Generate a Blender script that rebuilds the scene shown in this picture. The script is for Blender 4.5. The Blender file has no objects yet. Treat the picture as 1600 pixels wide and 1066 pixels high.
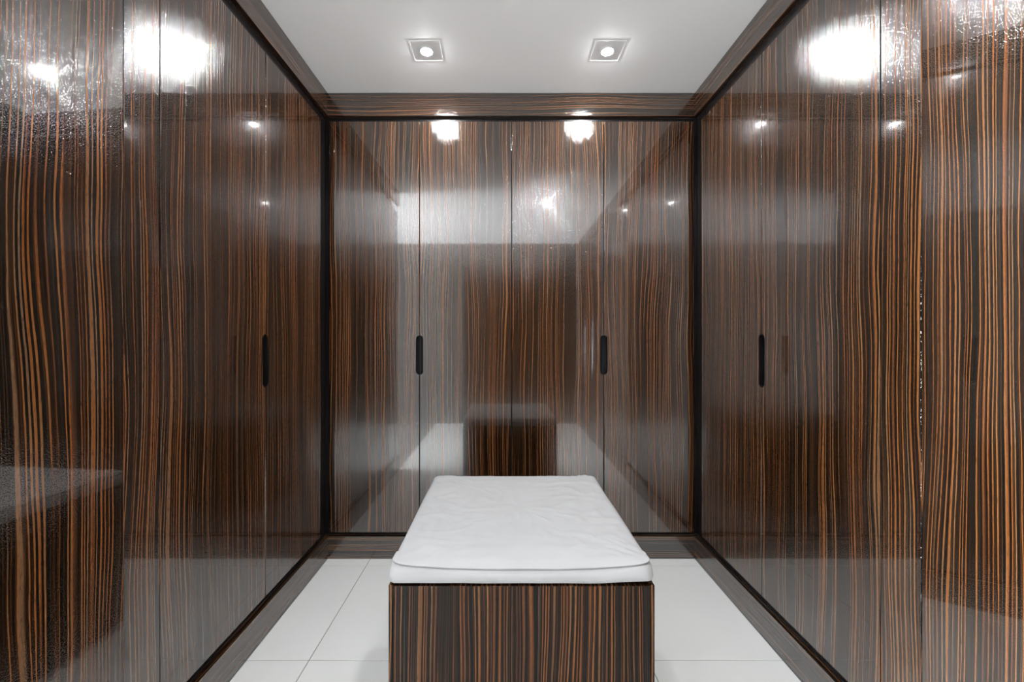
import bpy, bmesh, math, random
from mathutils import Vector, Matrix, noise

random.seed(7)
U = 0.00335                      # metres for one working unit (1 px of the photo at the back wardrobe fronts)
EYE = 344                        # eye height in units
S = bpy.context.scene
COL = S.collection

# ---------------------------------------------------------------- camera
cam_d = bpy.data.cameras.new('camera')
cam = bpy.data.objects.new('camera', cam_d)
COL.objects.link(cam)
cam.location = (0, 0, EYE * U)
cam.rotation_euler = (math.radians(90), 0, 0)
cam_d.sensor_fit = 'HORIZONTAL'
cam_d.sensor_width = 36.0
cam_d.lens = 640 / 1600 * 36.0
cam_d.shift_x = 13 / 1600
cam_d.shift_y = -4 / 1600
cam_d.clip_start = 0.02
S.camera = cam

# ---------------------------------------------------------------- world, large lights, exposure
w = bpy.data.worlds.new('world'); S.world = w
w.use_nodes = True
w.node_tree.nodes['Background'].inputs[0].default_value = (0.85, 0.92, 1.0, 1)
w.node_tree.nodes['Background'].inputs[1].default_value = 0.6
S.view_settings.view_transform = 'Standard'
S.view_settings.look = 'None'
S.view_settings.gamma = 1.0
S.view_settings.use_curve_mapping = False
S.view_settings.exposure = 0.82

LAMP_STRENGTH = 1200.0            # glow of the downlight lenses
FILL_POWER = 850.0             # fill light added in the adjoining room to lift the ceiling

# room planes in units: left, right, back, rear, ceiling height, opening
XL, XR, ZB, ZR = -275, 298.5, 640, -378
HC = 728
LEFT_END = 200                   # the left wardrobes end here; the room is open to its neighbour beyond
XW = -1250                        # outer wall of the adjoining room, holding the added window

wl = bpy.data.lights.new('added_fill_light', 'AREA')  # unseen lamp added to brighten the ceiling
wl.shape = 'RECTANGLE'; wl.size = 1.15; wl.size_y = 1.25
wl.energy = FILL_POWER; wl.color = (0.90, 0.955, 1.0)
wlo = bpy.data.objects.new('added_fill_light', wl); COL.objects.link(wlo)
wlo.location = ((XW - 4) * U, 135 * U, 0.90)
wlo.rotation_euler = (0, math.radians(-90), 0)     # shines towards +X

# ---------------------------------------------------------------- materials
def new_mat(name):
    m = bpy.data.materials.new(name); m.use_nodes = True
    nt = m.node_tree
    return m, nt, nt.nodes['Principled BSDF']

class NT:
    def __init__(self, nt): self.nt = nt
    def n(self, t, **k):
        nd = self.nt.nodes.new(t)
        for a, b in k.items(): setattr(nd, a, b)
        return nd
    def link(self, a, b): self.nt.links.new(a, b)
    def math(self, op, a, b=None, c=None):
        nd = self.n('ShaderNodeMath', operation=op)
        for i, v in enumerate((a, b, c)):
            if v is None: continue
            if isinstance(v, (int, float)): nd.inputs[i].default_value = v
            else: self.link(v, nd.inputs[i])
        return nd.outputs[0]
    def vec(self, x, y, z=0.0):
        nd = self.n('ShaderNodeCombineXYZ')
        for i, v in enumerate((x, y, z)):
            if isinstance(v, (int, float)): nd.inputs[i].default_value = v
            else: self.link(v, nd.inputs[i])
        return nd.outputs[0]
    def noise(self, vec, scale=1.0, detail=2.0, rough=0.5, dims='2D'):
        nd = self.n('ShaderNodeTexNoise', noise_dimensions=dims)
        self.link(vec, nd.inputs['Vector'])
        nd.inputs['Scale'].default_value = scale
        nd.inputs['Detail'].default_value = detail
        nd.inputs['Roughness'].default_value = rough
        return nd.outputs['Fac']
    def ramp(self, fac, stops, interp='LINEAR'):
        nd = self.n('ShaderNodeValToRGB')
        cr = nd.color_ramp; cr.interpolation = interp
        while len(cr.elements) < len(stops): cr.elements.new(0.5)
        for e, (p, c) in zip(cr.elements, stops):
            e.position = p; e.color = c if len(c) == 4 else (*c, 1)
        self.link(fac, nd.inputs[0])
        return nd.outputs[0]
    def mix(self, fac, a, b, blend='MIX'):
        nd = self.n('ShaderNodeMix', data_type='RGBA', blend_type=blend)
        for s, v in ((nd.inputs['Factor'], fac), (nd.inputs['A'], a), (nd.inputs['B'], b)):
            if isinstance(v, (int, float)): s.default_value = v
            elif isinstance(v, tuple): s.default_value = (*v, 1) if len(v) == 3 else v
            else: self.link(v, s)
        return nd.outputs['Result']

def ebony(name, rough=0.04, peel=1.0, ior=2.2, tone=0.70, spec=0.04, coat=1.0):
    """striped ebony veneer under clear lacquer; UV is in metres, v runs along the grain"""
    m, nt, p = new_mat(name)
    t = NT(nt)
    uv = t.n('ShaderNodeUVMap').outputs[0]
    sp = t.n('ShaderNodeSeparateXYZ'); t.link(uv, sp.inputs[0])
    u, v = sp.outputs[0], sp.outputs[1]
    w1 = t.noise(t.vec(t.math('MULTIPLY', u, 3.5), t.math('MULTIPLY', v, 1.1)), 1, 1.5)
    w2 = t.noise(t.vec(t.math('MULTIPLY', u, 14.0), t.math('MULTIPLY', v, 3.2)), 1, 1.0)
    w3 = t.noise(t.vec(t.math('MULTIPLY', u, 90.0), t.math('MULTIPLY', v, 9.0)), 1, 1.0)
    uu = t.math('ADD', u, t.math('MULTIPLY', t.math('SUBTRACT', w1, 0.5), 0.055))
    uu = t.math('ADD', uu, t.math('MULTIPLY', t.math('SUBTRACT', w2, 0.5), 0.006))
    uu = t.math('ADD', uu, t.math('MULTIPLY', t.math('SUBTRACT', w3, 0.5), 0.0016))
    big = t.noise(t.vec(t.math('MULTIPLY', uu, 11.0), t.math('MULTIPLY', v, 0.35)), 1, 1.0)
    hue = t.noise(t.vec(t.math('ADD', t.math('MULTIPLY', uu, 75.0), 9.0), t.math('MULTIPLY', v, 0.8)), 1, 1.0)
    fleck = t.noise(t.vec(t.math('MULTIPLY', u, 900.0), t.math('MULTIPLY', v, 45.0)), 1, 1.0)
    def lines(freq, jitter, seed, lo, hi, soft):
        jit = t.noise(t.vec(t.math('ADD', t.math('MULTIPLY', uu, freq * 0.42), seed), t.math('MULTIPLY', v, 0.22)), 1, 1.0)
        ph = t.math('ADD', t.math('MULTIPLY', uu, freq), t.math('MULTIPLY', jit, jitter))
        sn = t.math('MULTIPLY_ADD', t.math('SINE', t.math('MULTIPLY', ph, 2 * math.pi)), 0.5, 0.5)
        wd = t.noise(t.vec(t.math('ADD', t.math('MULTIPLY', uu, freq * 0.8), seed + 50), t.math('MULTIPLY', v, 0.5)), 1, 1.0)
        wd = t.math('SUBTRACT', wd, t.math('MULTIPLY', t.math('SUBTRACT', big, 0.5), 0.35))
        th = t.n('ShaderNodeMapRange'); th.inputs[1].default_value = 0.3; th.inputs[2].default_value = 0.7
        th.inputs[3].default_value = lo; th.inputs[4].default_value = hi
        t.link(wd, th.inputs[0])
        d = t.math('DIVIDE', t.math('SUBTRACT', sn, th.outputs[0]), soft)
        return t.n('ShaderNodeClamp'), d
    def clamped(pair):
        c, d = pair; t.link(d, c.inputs[0]); return c.outputs[0]
    thick = clamped(lines(98.0, 2.4, 3.0, 0.36, 0.94, 0.30))
    thin = clamped(lines(190.0, 2.4, 17.0, 0.40, 1.0, 0.40))
    stripe = t.math('MAXIMUM', thick, t.math('MULTIPLY', thin, 0.24))
    light = t.ramp(hue, [(0.30, (0.115, 0.042, 0.017)), (0.45, (0.21, 0.070, 0.018)),
                         (0.56, (0.225, 0.092, 0.030)), (0.70, (0.16, 0.086, 0.045))])
    dark = t.ramp(hue, [(0.35, (0.0070, 0.0042, 0.0026)), (0.65, (0.0050, 0.0045, 0.0034))])
    col = t.mix(stripe, dark, light)
    col = t.mix(t.math('MULTIPLY', t.ramp(fleck, [(0.55, (0, 0, 0)), (0.75, (1, 1, 1))]), 0.35), col, (0.006, 0.004, 0.003))
    col = t.mix(1.0, col, (tone, tone, tone), 'MULTIPLY')
    nt.links.new(col, p.inputs['Base Color'])
    p.inputs['Roughness'].default_value = 0.30
    p.inputs['Specular IOR Level'].default_value = spec
    p.inputs['IOR'].default_value = 1.45
    p.inputs['Coat Weight'].default_value = coat
    p.inputs['Coat Roughness'].default_value = rough
    p.inputs['Coat IOR'].default_value = ior
    # orange peel and slight waviness of the lacquer
    g1 = t.ramp(t.noise(uv, 420.0, 1.0, 0.5), [(0.53, (0, 0, 0)), (0.72, (1, 1, 1))])
    g2 = t.noise(uv, 55.0, 1.0, 0.5)
    h = t.math('ADD', t.math('MULTIPLY', g1, 6.0e-5 * peel), t.math('MULTIPLY', g2, 1.6e-5 * peel))
    b = t.n('ShaderNodeBump'); b.inputs['Strength'].default_value = 1.0; b.inputs['Distance'].default_value = 1.0
    t.link(h, b.inputs['Height']); t.link(b.outputs[0], p.inputs['Coat Normal'])
    return m

def plain(name, col, rough=0.5, spec=0.5, var=0.04, scale=6.0, bump=0.0, bscale=300.0):
    m, nt, p = new_mat(name)
    t = NT(nt)
    tc = t.n('ShaderNodeTexCoord').outputs['Object']
    f = t.noise(tc, scale, 3.0, 0.5, '3D')
    a = tuple(c * (1 - var) for c in col); b = tuple(min(1, c * (1 + var)) for c in col)
    nt.links.new(t.ramp(f, [(0.3, a), (0.7, b)]), p.inputs['Base Color'])
    p.inputs['Roughness'].default_value = rough
    p.inputs['Specular IOR Level'].default_value = spec
    if bump:
        bn = t.n('ShaderNodeBump'); bn.inputs['Strength'].default_value = 1; bn.inputs['Distance'].default_value = 1
        t.link(t.math('MULTIPLY', t.noise(tc, bscale, 2, 0.5, '3D'), bump), bn.inputs['Height'])
        t.link(bn.outputs[0], p.inputs['Normal'])
    return m

def glow(name, col, strength):
    m, nt, p = new_mat(name)
    p.inputs['Base Color'].default_value = (0.9, 0.9, 0.9, 1)
    p.inputs['Emission Color'].default_value = (*col, 1)
    p.inputs['Emission Strength'].default_value = strength
    return m

M_WOOD = ebony('ebony_lacquer')
M_BENCH = ebony('ebony_satin', rough=0.16, peel=1.4, ior=1.3, tone=0.60, spec=0.02, coat=0.4)
M_BLACK = plain('black_reveal', (0.010, 0.008, 0.008), 0.25, 0.35)
M_PULL = plain('black_pull', (0.006, 0.006, 0.0065), 0.5, 0.12)
M_CEIL = plain('ceiling_paint', (0.95, 0.95, 0.95), 0.6, 0.3, 0.01, 2.0)
M_WALL = plain('white_paint', (0.80, 0.80, 0.79), 0.6, 0.3, 0.02, 2.0)
M_DIMWALL = plain('dimmed_wall_paint', (0.07, 0.066, 0.062), 0.6, 0.3, 0.03, 2.0)  # pale rear wall coloured dark to stand in for weaker light on it
M_TILE = plain('porcelain', (0.65, 0.658, 0.643), 0.06, 0.5, 0.015, 3.0)
M_DIMTILE = plain('dimmed_tile', (0.17, 0.165, 0.16), 0.12, 0.5, 0.08, 4.0)  # floor tile darkened in colour so the adjoining floor reads less lit
M_GROUT = plain('grout', (0.22, 0.22, 0.21), 0.8, 0.2)
M_TRIMW = plain('lamp_trim', (0.85, 0.85, 0.85), 0.35, 0.5, 0.01)
M_LENS = glow('lamp_lens', (0.985, 0.99, 1.0), LAMP_STRENGTH)
M_FABRIC = plain('white_cotton', (0.32, 0.32, 0.32), 0.9, 0.1, 0.02, 14.0, 5e-5, 900.0)
M_FRAME = plain('added_frame_paint', (0.75, 0.75, 0.75), 0.4, 0.5)

# ---------------------------------------------------------------- builders
def W(x, z, h):
    """units (right, away from the lens, up) -> metres"""
    return Vector((x * U, z * U, h * U))

def link(name, me, mat, parent=None):
    o = bpy.data.objects.new(name, me)
    if mat: me.materials.append(mat)
    COL.objects.link(o)
    if parent:
        o.parent = parent
    return o

def root_of(o):
    v = Vector((0, 0, 0))
    while o:
        v += o.location; o = o.parent
    return v

def empty(name, loc, label=None, cat=None, group=None):
    o = bpy.data.objects.new(name, None); COL.objects.link(o)
    o.empty_display_size = 0.1
    o.location = loc
    if label: o['label'] = label
    if cat: o['category'] = cat
    if group: o['group'] = group
    return o

def set_uv(me, grain, off, swap=None):
    """planar UVs in metres; grain = axis (0, 1, 2) the grain runs along"""
    uvl = me.uv_layers.new(name='UVMap')
    for poly in me.polygons:
        n = poly.normal
        ax = max(range(3), key=lambda i: abs(n[i]))
        if ax == grain:
            a, b = [i for i in range(3) if i != ax]
        else:
            b = grain
            a = [i for i in range(3) if i not in (ax, b)][0]
        for li in poly.loop_indices:
            co = me.vertices[me.loops[li].vertex_index].co
            uvl.data[li].uv = (co[a] + off[0], co[b] + off[1])

def finish(bm, name, mat, parent=None, grain=2, off=None, smooth=False, pos=None):
    """bm is in world metres; the object gets its origin at `pos` (default: its parent's)"""
    me = bpy.data.meshes.new(name)
    bmesh.ops.recalc_face_normals(bm, faces=bm.faces)
    bm.to_mesh(me); bm.free()
    me.update()
    if off is None: off = (random.uniform(0, 40), random.uniform(0, 40))
    set_uv(me, grain, off)
    if smooth:
        for pl in me.polygons: pl.use_smooth = True
    o = link(name, me, mat, parent)
    base = root_of(parent) if parent else Vector((0, 0, 0))
    p = Vector(pos) if pos is not None else base
    me.transform(Matrix.Translation(-p))
    o.location = p - base
    return o

def bm_box(bm, x0, x1, z0, z1, h0, h1, bevel=0.0, seg=1):
    b2 = bmesh.new()
    r = bmesh.ops.create_cube(b2, size=1)
    for vtx in r['verts']:
        vtx.co = W((x0 + x1) / 2 + vtx.co.x * (x1 - x0), (z0 + z1) / 2 + vtx.co.y * (z1 - z0), (h0 + h1) / 2 + vtx.co.z * (h1 - h0))
    if bevel:
        bmesh.ops.bevel(b2, geom=list(b2.edges), offset=bevel, segments=seg, affect='EDGES', profile=0.5)
    tmp = bpy.data.meshes.new('t'); b2.to_mesh(tmp); b2.free()
    bm.from_mesh(tmp); bpy.data.meshes.remove(tmp)

def box(name, x0, x1, z0, z1, h0, h1, mat, parent=None, bevel=0.0, grain=2, seg=1, off=None, pos=None):
    bm = bmesh.new()
    bm_box(bm, x0, x1, z0, z1, h0, h1, bevel, seg)
    if pos is None and parent is None:
        pos = W((x0 + x1) / 2, (z0 + z1) / 2, min(h0, h1))
    return finish(bm, name, mat, parent, grain, off, pos=pos)

def struct(o, label=None):
    o['kind'] = 'structure'
    if label: o['label'] = label
    return o

PULL_H0, PULL_H1, PULL_R = EYE - 57, EYE + 5, 5.2    # finger pull: bottom, top, half width

def door_outline(s0, s1, h0, h1, notch):
    """outline in (s, h); notch = 0 none, -1 on the s0 edge, +1 on the s1 edge"""
    pts = [(s0, h0), (s1, h0)]
    c0, c1 = PULL_H0 + PULL_R, PULL_H1 - PULL_R
    if notch > 0:
        for k in range(9):
            a = -math.pi / 2 - k / 8 * math.pi / 2
            pts.append((s1 + PULL_R * math.cos(a), c0 + PULL_R * math.sin(a)))
        for k in range(9):
            a = math.pi - k / 8 * math.pi / 2
            pts.append((s1 + PULL_R * math.cos(a), c1 + PULL_R * math.sin(a)))
    pts += [(s1, h1), (s0, h1)]
    if notch < 0:
        for k in range(9):
            a = math.pi / 2 - k / 8 * math.pi / 2
            pts.append((s0 + PULL_R * math.cos(a), c1 + PULL_R * math.sin(a)))
        for k in range(9):
            a = -k / 8 * math.pi / 2
            pts.append((s0 + PULL_R * math.cos(a), c0 + PULL_R * math.sin(a)))
    return pts

def door(parent, wall, s0, s1, h0, h1, plane, notch=0, thick=6.5, off=None, swing=0.0, pivot=None):
    """wall: 'back' (s = x, faces -z), 'left' (s = z, faces +x), 'right' (s = z, faces -x).
    swing (degrees) turns the panel about a vertical axis at s = pivot."""
    def place(s, h, d):
        if wall == 'back': return W(s, plane + d, h)
        sg = -1 if wall == 'left' else 1
        if swing:
            a = math.radians(swing)
            ds = s - pivot
            return W(plane + sg * (d * math.cos(a) - ds * math.sin(a)), pivot + ds * math.cos(a) + d * math.sin(a), h)
        return W(plane + sg * d, s, h)
    bm = bmesh.new()
    pts = door_outline(s0, s1, h0, h1, notch)
    front = [bm.verts.new(place(s, h, 0)) for s, h in pts]
    back = [bm.verts.new(place(s, h, thick)) for s, h in pts]
    f = bm.faces.new(front)
    bm.faces.new(back[::-1])
    n = len(pts)
    for i in range(n):
        bm.faces.new((front[i], back[i], back[(i + 1) % n], front[(i + 1) % n]))
    bmesh.ops.bevel(bm, geom=list(f.edges), offset=0.0012, segments=2, affect='EDGES', profile=0.5)
    o = finish(bm, 'door', M_WOOD, parent, 2, off)
    if notch:
        # black liner of the finger pull: a half channel behind the cut-out
        bm = bmesh.new()
        e = s1 if notch > 0 else s0
        sg = 1 if notch > 0 else -1
        c0, c1 = PULL_H0 + PULL_R, PULL_H1 - PULL_R
        R = PULL_R - 0.15
        prof = [(e, c0 - R)]
        prof += [(e - sg * R * math.sin(k / 8 * math.pi / 2), c0 - R * math.cos(k / 8 * math.pi / 2)) for k in range(1, 9)]
        prof += [(e - sg * R * math.cos(k / 8 * math.pi / 2), c1 + R * math.sin(k / 8 * math.pi / 2)) for k in range(0, 8)]
        prof += [(e, c1 + R)]
        a = [bm.verts.new(place(s, h, 0.5)) for s, h in prof]
        b = [bm.verts.new(place(s, h, thick)) for s, h in prof]
        for i in range(len(prof) - 1):
            bm.faces.new((a[i], a[i + 1], b[i + 1], b[i]))
        bm.faces.new(b)
        lo = finish(bm, 'finger_pull', M_PULL, o)
        lo['label'] = 'black recessed finger pull'
    return o

# ---------------------------------------------------------------- floor
T = 181.5
floor = box('floor', XW, XR + 40, ZR, ZB + 20, -10, -0.6, M_GROUT)
struct(floor, 'glossy white porcelain tile floor with thin grey joints')
tile_me = {}
def tile(x0, x1, z0, z1, mat):
    g = 0.45
    key = (round(x1 - x0, 2), round(z1 - z0, 2), mat.name)
    c = W((x0 + x1) / 2, (z0 + z1) / 2, 0)
    if key not in tile_me:
        bm = bmesh.new()
        hx, hz = (x1 - x0) / 2 - g, (z1 - z0) / 2 - g
        bm_box(bm, -hx, hx, -hz, hz, -2.4, 0, 0.0007)
        o = finish(bm, 'tile', mat, None)
        tile_me[key] = o.data
    else:
        o = bpy.data.objects.new('tile', tile_me[key]); COL.objects.link(o)
    o.parent = floor
    o.location = c - floor.location
xs = [155 + k * T for k in range(-8, 2)]
zs = [437.7 + k * T for k in range(-5, 3)]
for xa, xb, zb, mat in ((XL, XR, ZB, M_TILE), (XW, XL, 420, M_DIMTILE)):
    for i in range(len(xs) - 1):
        for j in range(len(zs) - 1):
            x0, x1 = max(xs[i], xa), min(xs[i + 1], xb)
            z0, z1 = max(zs[j], ZR), min(zs[j + 1], zb)
            if x1 - x0 > 4 and z1 - z0 > 4:
                tile(x0, x1, z0, z1, mat)

# ---------------------------------------------------------------- ceiling with square holes for the downlights
LAMPS = [(-103, 547), (138.5, 547), (124, 122)]
LH = 20.3
def grid_plate(name, x0, x1, z0, z1, h0, h1, holes, mat):
    bx = sorted({x0, x1, *[c for hx, hz in holes for c in (hx - LH, hx + LH)]})
    bz = sorted({z0, z1, *[c for hx, hz in holes for c in (hz - LH, hz + LH)]})
    bm = bmesh.new()
    for i in range(len(bx) - 1):
        for j in range(len(bz) - 1):
            cx, cz = (bx[i] + bx[i + 1]) / 2, (bz[j] + bz[j + 1]) / 2
            if any(abs(cx - hx) < LH and abs(cz - hz) < LH for hx, hz in holes): continue
            bm_box(bm, bx[i], bx[i + 1], bz[j], bz[j + 1], h0, h1)
    bmesh.ops.remove_doubles(bm, verts=bm.verts, dist=1e-5)
    return finish(bm, name, mat, None, 2)
struct(grid_plate('ceiling', XW, XR + 40, ZR, ZB + 20, HC, HC + 30, LAMPS, M_CEIL), 'smooth white painted ceiling')

# ---------------------------------------------------------------- walls behind the wardrobes, and the room next door
struct(box('wall_back', XL - 30, XR + 40, ZB + 12, ZB + 20, 0, HC, M_WALL))
struct(box('wall_right', XR + 30, XR + 40, ZR, ZB + 12, 0, HC, M_WALL))
struct(box('wall_left', XL - 30, XL - 20, LEFT_END, ZB + 12, 0, HC, M_WALL))
struct(box('wall_rear', XW, -165, ZR - 10, ZR, 0, HC, M_DIMWALL))
struct(box('wall_side', XW, XL - 30, 420, 430, 0, HC, M_WALL))
# outer wall of the adjoining room: four pieces round the added window opening
bm = bmesh.new()
bm_box(bm, XW - 10, XW, ZR, 420, 0, 90)
bm_box(bm, XW - 10, XW, ZR, 420, 540, HC)
bm_box(bm, XW - 10, XW, ZR, -60, 90, 540)
bm_box(bm, XW - 10, XW, 330, 420, 90, 540)
struct(finish(bm, 'wall_added_window', M_WALL))
win = struct(empty('added_window_1', W(XW - 5, -15, 90)))  # unseen window, added as an opening for the fill light
for a in (-60, 68, 196, 324):
    box('added_window_frame', XW - 8, XW - 2, a, a + 6, 90, 660, M_FRAME, win)
for a in (90, 534):
    box('added_window_frame', XW - 8, XW - 2, -54, 324, a, a + 6, M_FRAME, win)

# ---------------------------------------------------------------- crown boards, baseboards
CB, BT = EYE + 348, EYE - 309.5       # crown bottom, baseboard top
struct(box('trim_1', XL, XR, ZB, ZB + 7, CB, HC - 0.4, M_WOOD, bevel=0.0008, grain=0))
struct(box('trim_2', XL - 7, XL, LEFT_END, ZB + 7, CB, HC - 0.4, M_WOOD, bevel=0.0008, grain=1))
struct(box('trim_3', XR, XR + 7, ZR, ZB + 7, CB, HC - 0.4, M_WOOD, bevel=0.0008, grain=1))
struct(box('baseboard_back', XL, XR, ZB, ZB + 7, 0.3, BT, M_WOOD, bevel=0.0008, grain=0))
struct(box('baseboard_left', XL - 7, XL, LEFT_END, ZB + 7, 0.3, BT, M_WOOD, bevel=0.0008, grain=1))
struct(box('baseboard_right', XR, XR + 7, ZR, ZB + 7, 0.3, BT, M_WOOD, bevel=0.0008, grain=1))

# ---------------------------------------------------------------- wardrobes
G = 0.55                              # half of the joint between two doors
BD0, BD1 = EYE - 303, EYE + 339       # back doors, bottom and top
SD0, SD1 = EYE - 298, EYE + 330       # side doors

def carcass(parent, x0, x1, z0, z1):
    return box('carcass', x0, x1, z0, z1, BT + 0.5, CB - 0.5, M_BLACK, parent)

bx = [-274, -131.5, 12.5, 156.5, 299]
def back_wardrobe(i, label):
    a, b, c = bx[i:i + 3]
    r = empty('wardrobe', W((a + c) / 2, ZB + 8, BT), label, 'wardrobe', 'built-in wardrobes around the bench')
    carcass(r, a - (18 if i == 0 else 0), c + (18 if i == 2 else 0), ZB + 7, ZB + 11.5)
    door(r, 'back', a + G + (1.5 if i == 0 else 0), b - G, BD0, BD1, ZB, 1)
    door(r, 'back', b + G, c - G - (1.5 if i == 2 else 0), BD0, BD1, ZB, -1)
    return r
back_wardrobe(0, 'striped dark ebony wardrobe on the back wall, left of its centre joint')
back_wardrobe(2, 'striped dark ebony wardrobe on the back wall, right of its centre joint')

def side_wardrobe(wall, plane, e0, e1, e2, label):
    sg = -1 if wall == 'left' else 1
    r = empty('wardrobe', W(plane + sg * 8, (e0 + e2) / 2, BT), label, 'wardrobe', 'built-in wardrobes around the bench')
    x = sorted((plane + sg * 7, plane + sg * 18))
    carcass(r, x[0], x[1], e0, ZB + 6)
    door(r, wall, e0 + G, e1 - G, SD0, SD1, plane, 1)
    door(r, wall, e1 + G, e2, SD0, SD1, plane, -1)
    return r
L0, L1, L2 = 0.512 * 640, 0.739 * 640, 0.961 * 640
side_wardrobe('left', XL, L0, L1, L2, 'glossy ebony wardrobe with two doors filling the left wall beside the back corner')
R0, R1, R2 = 0.507 * 640, 0.741 * 640, 0.965 * 640
side_wardrobe('right', XR, R0, R1, R2, 'glossy ebony wardrobe with two doors filling the right wall beside the back corner')

def near_unit(wall, plane, e_far, strip, e_near, swing, strip_swing, label):
    sg = -1 if wall == 'left' else 1
    r = empty('tall_cabinet', W(plane + sg * 8, (e_far + e_near) / 2, BT), label, 'cabinet', 'tall cabinets nearest the camera')
    x = sorted((plane + sg * 15, plane + sg * 18))
    carcass(r, x[0], x[1], e_near, e_far)
    st = door(r, wall, strip + 0.25, e_far - 0.25, SD0, SD1, plane, 0, off=(3.1, 4.2) if wall == 'left' else (8.3, 1.2),
              swing=strip_swing, pivot=e_far)
    st.name = 'stile'
    door(r, wall, e_near, strip - 0.25, SD0, SD1, plane, 0, swing=swing, pivot=strip)
    return r
SWING_L, SWING_R = 3.0, -15.0
near_unit('left', XL, L0, 0.463 * 640, LEFT_END, SWING_L, 0.0,
          'tall ebony cabinet at the left edge of the photo, with a narrow stile')
near_unit('right', XR, R0, 0.457 * 640, 148, SWING_R, 0.0,
          'tall ebony cabinet at the right edge of the photo, with a narrow stile')

# panelled right wall and rear wall behind the camera, seen in the lacquer
rp = struct(empty('wall_panelling', W(XR + 5, -110, 0)))
for k in range(4):
    box('panel', XR + 4, XR + 10, ZR + 2 + k * 131, ZR + 131 + k * 131, BT, CB, M_WOOD, rp, 0.001)
rr = struct(empty('wall_behind', W(70, ZR - 5, 0)))
for k in range(3):
    box('panel', -163 + k * 154, -163 + (k + 1) * 154 - 1, ZR - 8, ZR, 0, HC, M_WOOD, rr, 0.001)

# ---------------------------------------------------------------- bench
B0, B1, BZ0, BZ1, BH = -80.3, 105.3, 285.5, 473.6, EYE - 172.0
bench = empty('bench', W((B0 + B1) / 2, (BZ0 + BZ1) / 2, 0),
              'square dark striped wood bench in the middle of the white floor', 'bench')
PL = 9
box('front_panel', B0 + 2.8, B1 - 2.8, BZ0 + 0.5, BZ0 + 6, PL, BH - 1.2, M_BENCH, bench, 0.0008)
box('back_panel', B0 + 2.8, B1 - 2.8, BZ1 - 6, BZ1 - 0.5, PL, BH - 1.2, M_BENCH, bench, 0.0008)
box('side_panel', B0, B0 + 2.6, BZ0, BZ1, PL, BH, M_BENCH, bench, 0.0012)
box('side_panel', B1 - 2.6, B1, BZ0, BZ1, PL, BH, M_BENCH, bench, 0.0012)
box('top_panel', B0 + 2.8, B1 - 2.8, BZ0 + 6.2, BZ1 - 6.2, BH - 6, BH - 1.2, M_BENCH, bench, 0.0006, grain=1)
box('plinth', B0 + 10, B1 - 10, BZ0 + 10, BZ1 - 10, 0.05, PL, M_BLACK, bench, 0.0006)

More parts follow.
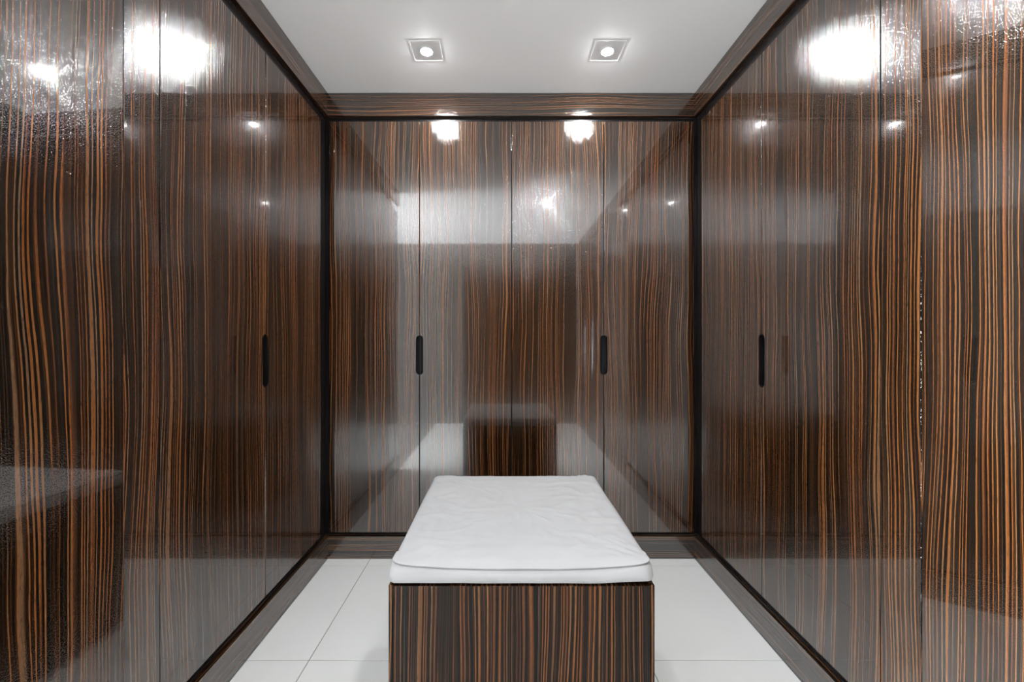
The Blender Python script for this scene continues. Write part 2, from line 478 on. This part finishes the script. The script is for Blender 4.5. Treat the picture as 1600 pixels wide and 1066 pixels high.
# ---------------------------------------------------------------- cushion
def make_cushion():
    cx, cz = (B0 + B1) / 2 * U, (BZ0 + BZ1) / 2 * U
    hx, hz = (B1 - B0) / 2 * U + 0.001, (BZ1 - BZ0) / 2 * U - 0.001
    z0 = BH * U
    th = 15.0 * U
    c = empty('seat_cushion', (cx, cz, z0), 'white cotton box cushion lying on top of the wooden bench', 'cushion')
    N = 56                                            # points per side
    def ring(inset, r):
        """rounded rectangle, same point count whatever the inset"""
        ax, az = max(hx - inset, 1e-4), max(hz - inset, 1e-4)
        r = min(r, ax * 0.98, az * 0.98)
        pts = []
        for side in range(4):
            for k in range(N):
                t = -1 + 2 * k / N
                t = math.copysign(abs(t) ** 0.8, t)
                if side == 0: p = (t * ax, -az)
                elif side == 1: p = (ax, t * az)
                elif side == 2: p = (-t * ax, az)
                else: p = (-ax, -t * az)
                x, y = p
                qx, qy = max(abs(x) - (ax - r), 0), max(abs(y) - (az - r), 0)
                if qx > 0 and qy > 0:
                    l = math.hypot(qx, qy)
                    f = r / max(qx, qy) if False else 1
                    m_ = max(qx, qy)
                    qx, qy = qx / l * m_, qy / l * m_
                    x = math.copysign(ax - r + qx, x); y = math.copysign(az - r + qy, y)
                pts.append((x, y))
        return pts
    def wrinkle(x, y):
        e = min(hx - abs(x), hz - abs(y))
        k = min(1, max(0, e / 0.03))
        a = noise.noise(Vector((x * 5, y * 9, 3.0)))
        v = Vector((x * 9 + a * 1.2, y * 26 + a * 2.4, 1.3))
        r1 = (1 - abs(noise.noise(v))) ** 6
        v2 = Vector((x * 22 + y * 13 + a * 2, y * 30 - x * 9, 7.7))
        r2 = (1 - abs(noise.noise(v2))) ** 7
        side = min(1, max(0.15, abs(x) / hx * 1.3))
        soft = noise.noise(Vector((x * 6, y * 6, 0.4))) * 0.0016
        return k * (0.0060 * r1 * side + 0.0034 * r2 * side + 1.4 * soft)
    prof = [(0.0060, 0.0000, 0.010), (0.0015, 0.0030, 0.014), (-0.0015, 0.0110, 0.018), (-0.0020, 0.0200, 0.020),
            (-0.0008, 0.0280, 0.021), (0.0014, 0.0335, 0.021), (0.0050, 0.0362, 0.021), (0.0085, 0.0374, 0.021),
            (0.0050, 0.0386, 0.021), (0.0036, 0.0402, 0.021), (0.0060, 0.0432, 0.020), (0.0110, 0.0462, 0.019),
            (0.0180, 0.0480, 0.018)]
    hmid = th
    n_in = 34
    i0 = prof[-1][0]
    for k in range(1, n_in + 1):
        f = k / n_in
        ins = i0 + (hx - i0 - 0.002) * f
        prof.append((ins, 0.0480 + (hmid - 0.0480 + 0.001) * min(1, f * 5) , max(0.018 * (1 - f), 0.002)))
    bm = bmesh.new()
    rings = []
    for (ins, h, r) in prof:
        vs = []
        for (x, y) in ring(ins, r):
            hh = h
            fx, fy = x / hx, y / hz
            if h > 0.030:
                # the top seam sags along the middle of the front side and the corners stand up a little
                if fy < -0.8:
                    d = (1 - min(1, abs(fx)) ** 2.4)
                    hh -= 0.0055 * d * min(1, (-fy - 0.8) / 0.2) * (1 if h < 0.047 else 0.5)
                if fy < -0.8 and h < 0.048:
                    hh += 0.0095 * abs(fx) ** 3 * max(0, 1 - abs(h - 0.0385) / 0.0095)
                cor = max(0, abs(fx) - 0.86) / 0.14 * max(0, abs(fy) - 0.86) / 0.14
                hh += 0.005 * min(1, cor) if h > 0.038 else 0
                hh += wrinkle(x, y) if h > 0.044 else 0
            else:
                # wavy lower hem, lifted at the right front corner
                if h < 0.012:
                    hh += 0.0012 + 0.0012 * noise.noise(Vector((x * 14, y * 14, 2.2)))
                    if fx > 0.6 and fy < -0.9: hh += 0.004 * (fx - 0.6) / 0.4
            bul = 0.0016 * noise.noise(Vector((x * 11, y * 11, h * 60)))
            l = math.hypot(x, y) or 1
            k = 1 + (bul / l if h < 0.046 else 0)
            if h < 0.046 and fy < -0.9: y -= 0.0025 * (1 - abs(fx) ** 2)
            vs.append(bm.verts.new((cx + x * k, cz + y * k, z0 + max(hh, 0.0004))))
        rings.append(vs)
    n = len(rings[0])
    for a, b in zip(rings[:-1], rings[1:]):
        for i in range(n):
            bm.faces.new((a[i], a[(i + 1) % n], b[(i + 1) % n], b[i]))
    bm.faces.new(rings[0][::-1]); bm.faces.new(rings[-1])
    o = finish(bm, 'cover', M_FABRIC, c, smooth=True)
    return c
make_cushion()

# ---------------------------------------------------------------- recessed downlights
def downlight(x, z, label):
    r = empty('recessed_downlight', W(x, z, HC), label, 'ceiling light', 'square downlights recessed in the ceiling')
    # trim: thin square frame just proud of the ceiling
    bm = bmesh.new()
    o_, i_ = LH - 0.2, LH - 1.6
    bm_box(bm, x - o_, x + o_, z - o_, z - i_, HC - 0.35, HC + 1.5)
    bm_box(bm, x - o_, x + o_, z + i_, z + o_, HC - 0.35, HC + 1.5)
    bm_box(bm, x - o_, x - i_, z - i_, z + i_, HC - 0.35, HC + 1.5)
    bm_box(bm, x + i_, x + o_, z - i_, z + i_, HC - 0.35, HC + 1.5)
    finish(bm, 'trim_frame', M_TRIMW, r)
    # flush white plate with a round opening, and a conical reflector above it
    bm = bmesh.new()
    n = 32
    R = 7.6
    sq, c0, c1 = [], [], []
    for k in range(n):
        a = 2 * math.pi * k / n
        ca, sa = math.cos(a), math.sin(a)
        m_ = i_ / max(abs(ca), abs(sa))
        sq.append(bm.verts.new(W(x + ca * m_, z + sa * m_, HC + 0.8)))
        c0.append(bm.verts.new(W(x + ca * R, z + sa * R, HC + 0.8)))
        c1.append(bm.verts.new(W(x + ca * 7.2, z + sa * 7.2, HC + 1.6)))
    for k in range(n):
        j = (k + 1) % n
        bm.faces.new((sq[k], sq[j], c0[j], c0[k]))
        bm.faces.new((c0[k], c0[j], c1[j], c1[k]))
    finish(bm, 'plate', M_TRIMW, r)
    # low round bezel added to keep the lens light off the plate
    bm = bmesh.new()
    prof = [(7.3, 1.2), (7.3, -1.0), (7.7, -1.45), (8.3, -1.45), (8.8, -0.9), (8.8, 1.2)]
    rg = [[bm.verts.new(W(x + pr * math.cos(2 * math.pi * k / n), z + pr * math.sin(2 * math.pi * k / n), HC + ph)) for k in range(n)] for pr, ph in prof]
    for a, b in zip(rg[:-1], rg[1:]):
        for k in range(n):
            bm.faces.new((a[k], a[(k + 1) % n], b[(k + 1) % n], b[k]))
    finish(bm, 'shield_ring', M_TRIMW, r, smooth=True)
    bm = bmesh.new()
    ctr = bm.verts.new(W(x, z, HC - 2.6))  # lens bulge shaped to spill light onto the ceiling
    rings = []
    for q in range(1, 8):
        a_ = q / 7 * math.pi / 2
        rr_, hh = 7.0 * math.sin(a_), -2.6 * math.cos(a_) + (0.9 if q == 7 else 0)
        rings.append([bm.verts.new(W(x + rr_ * math.cos(2 * math.pi * k / n), z + rr_ * math.sin(2 * math.pi * k / n), HC + hh)) for k in range(n)])
    for k in range(n):
        bm.faces.new((ctr, rings[0][k], rings[0][(k + 1) % n]))
    for a, b in zip(rings[:-1], rings[1:]):
        for k in range(n):
            bm.faces.new((a[k], b[k], b[(k + 1) % n], a[(k + 1) % n]))
    lens = finish(bm, 'lens', M_LENS, r)
    lens['label'] = 'glowing round lamp lens'
    return r
downlight(*LAMPS[0], 'lit square downlight in the ceiling, left one of the pair in view')
downlight(*LAMPS[1], 'lit square downlight in the ceiling, right one of the pair in view')
downlight(*LAMPS[2], 'lit square downlight behind the camera, seen only as a reflection in the back doors')
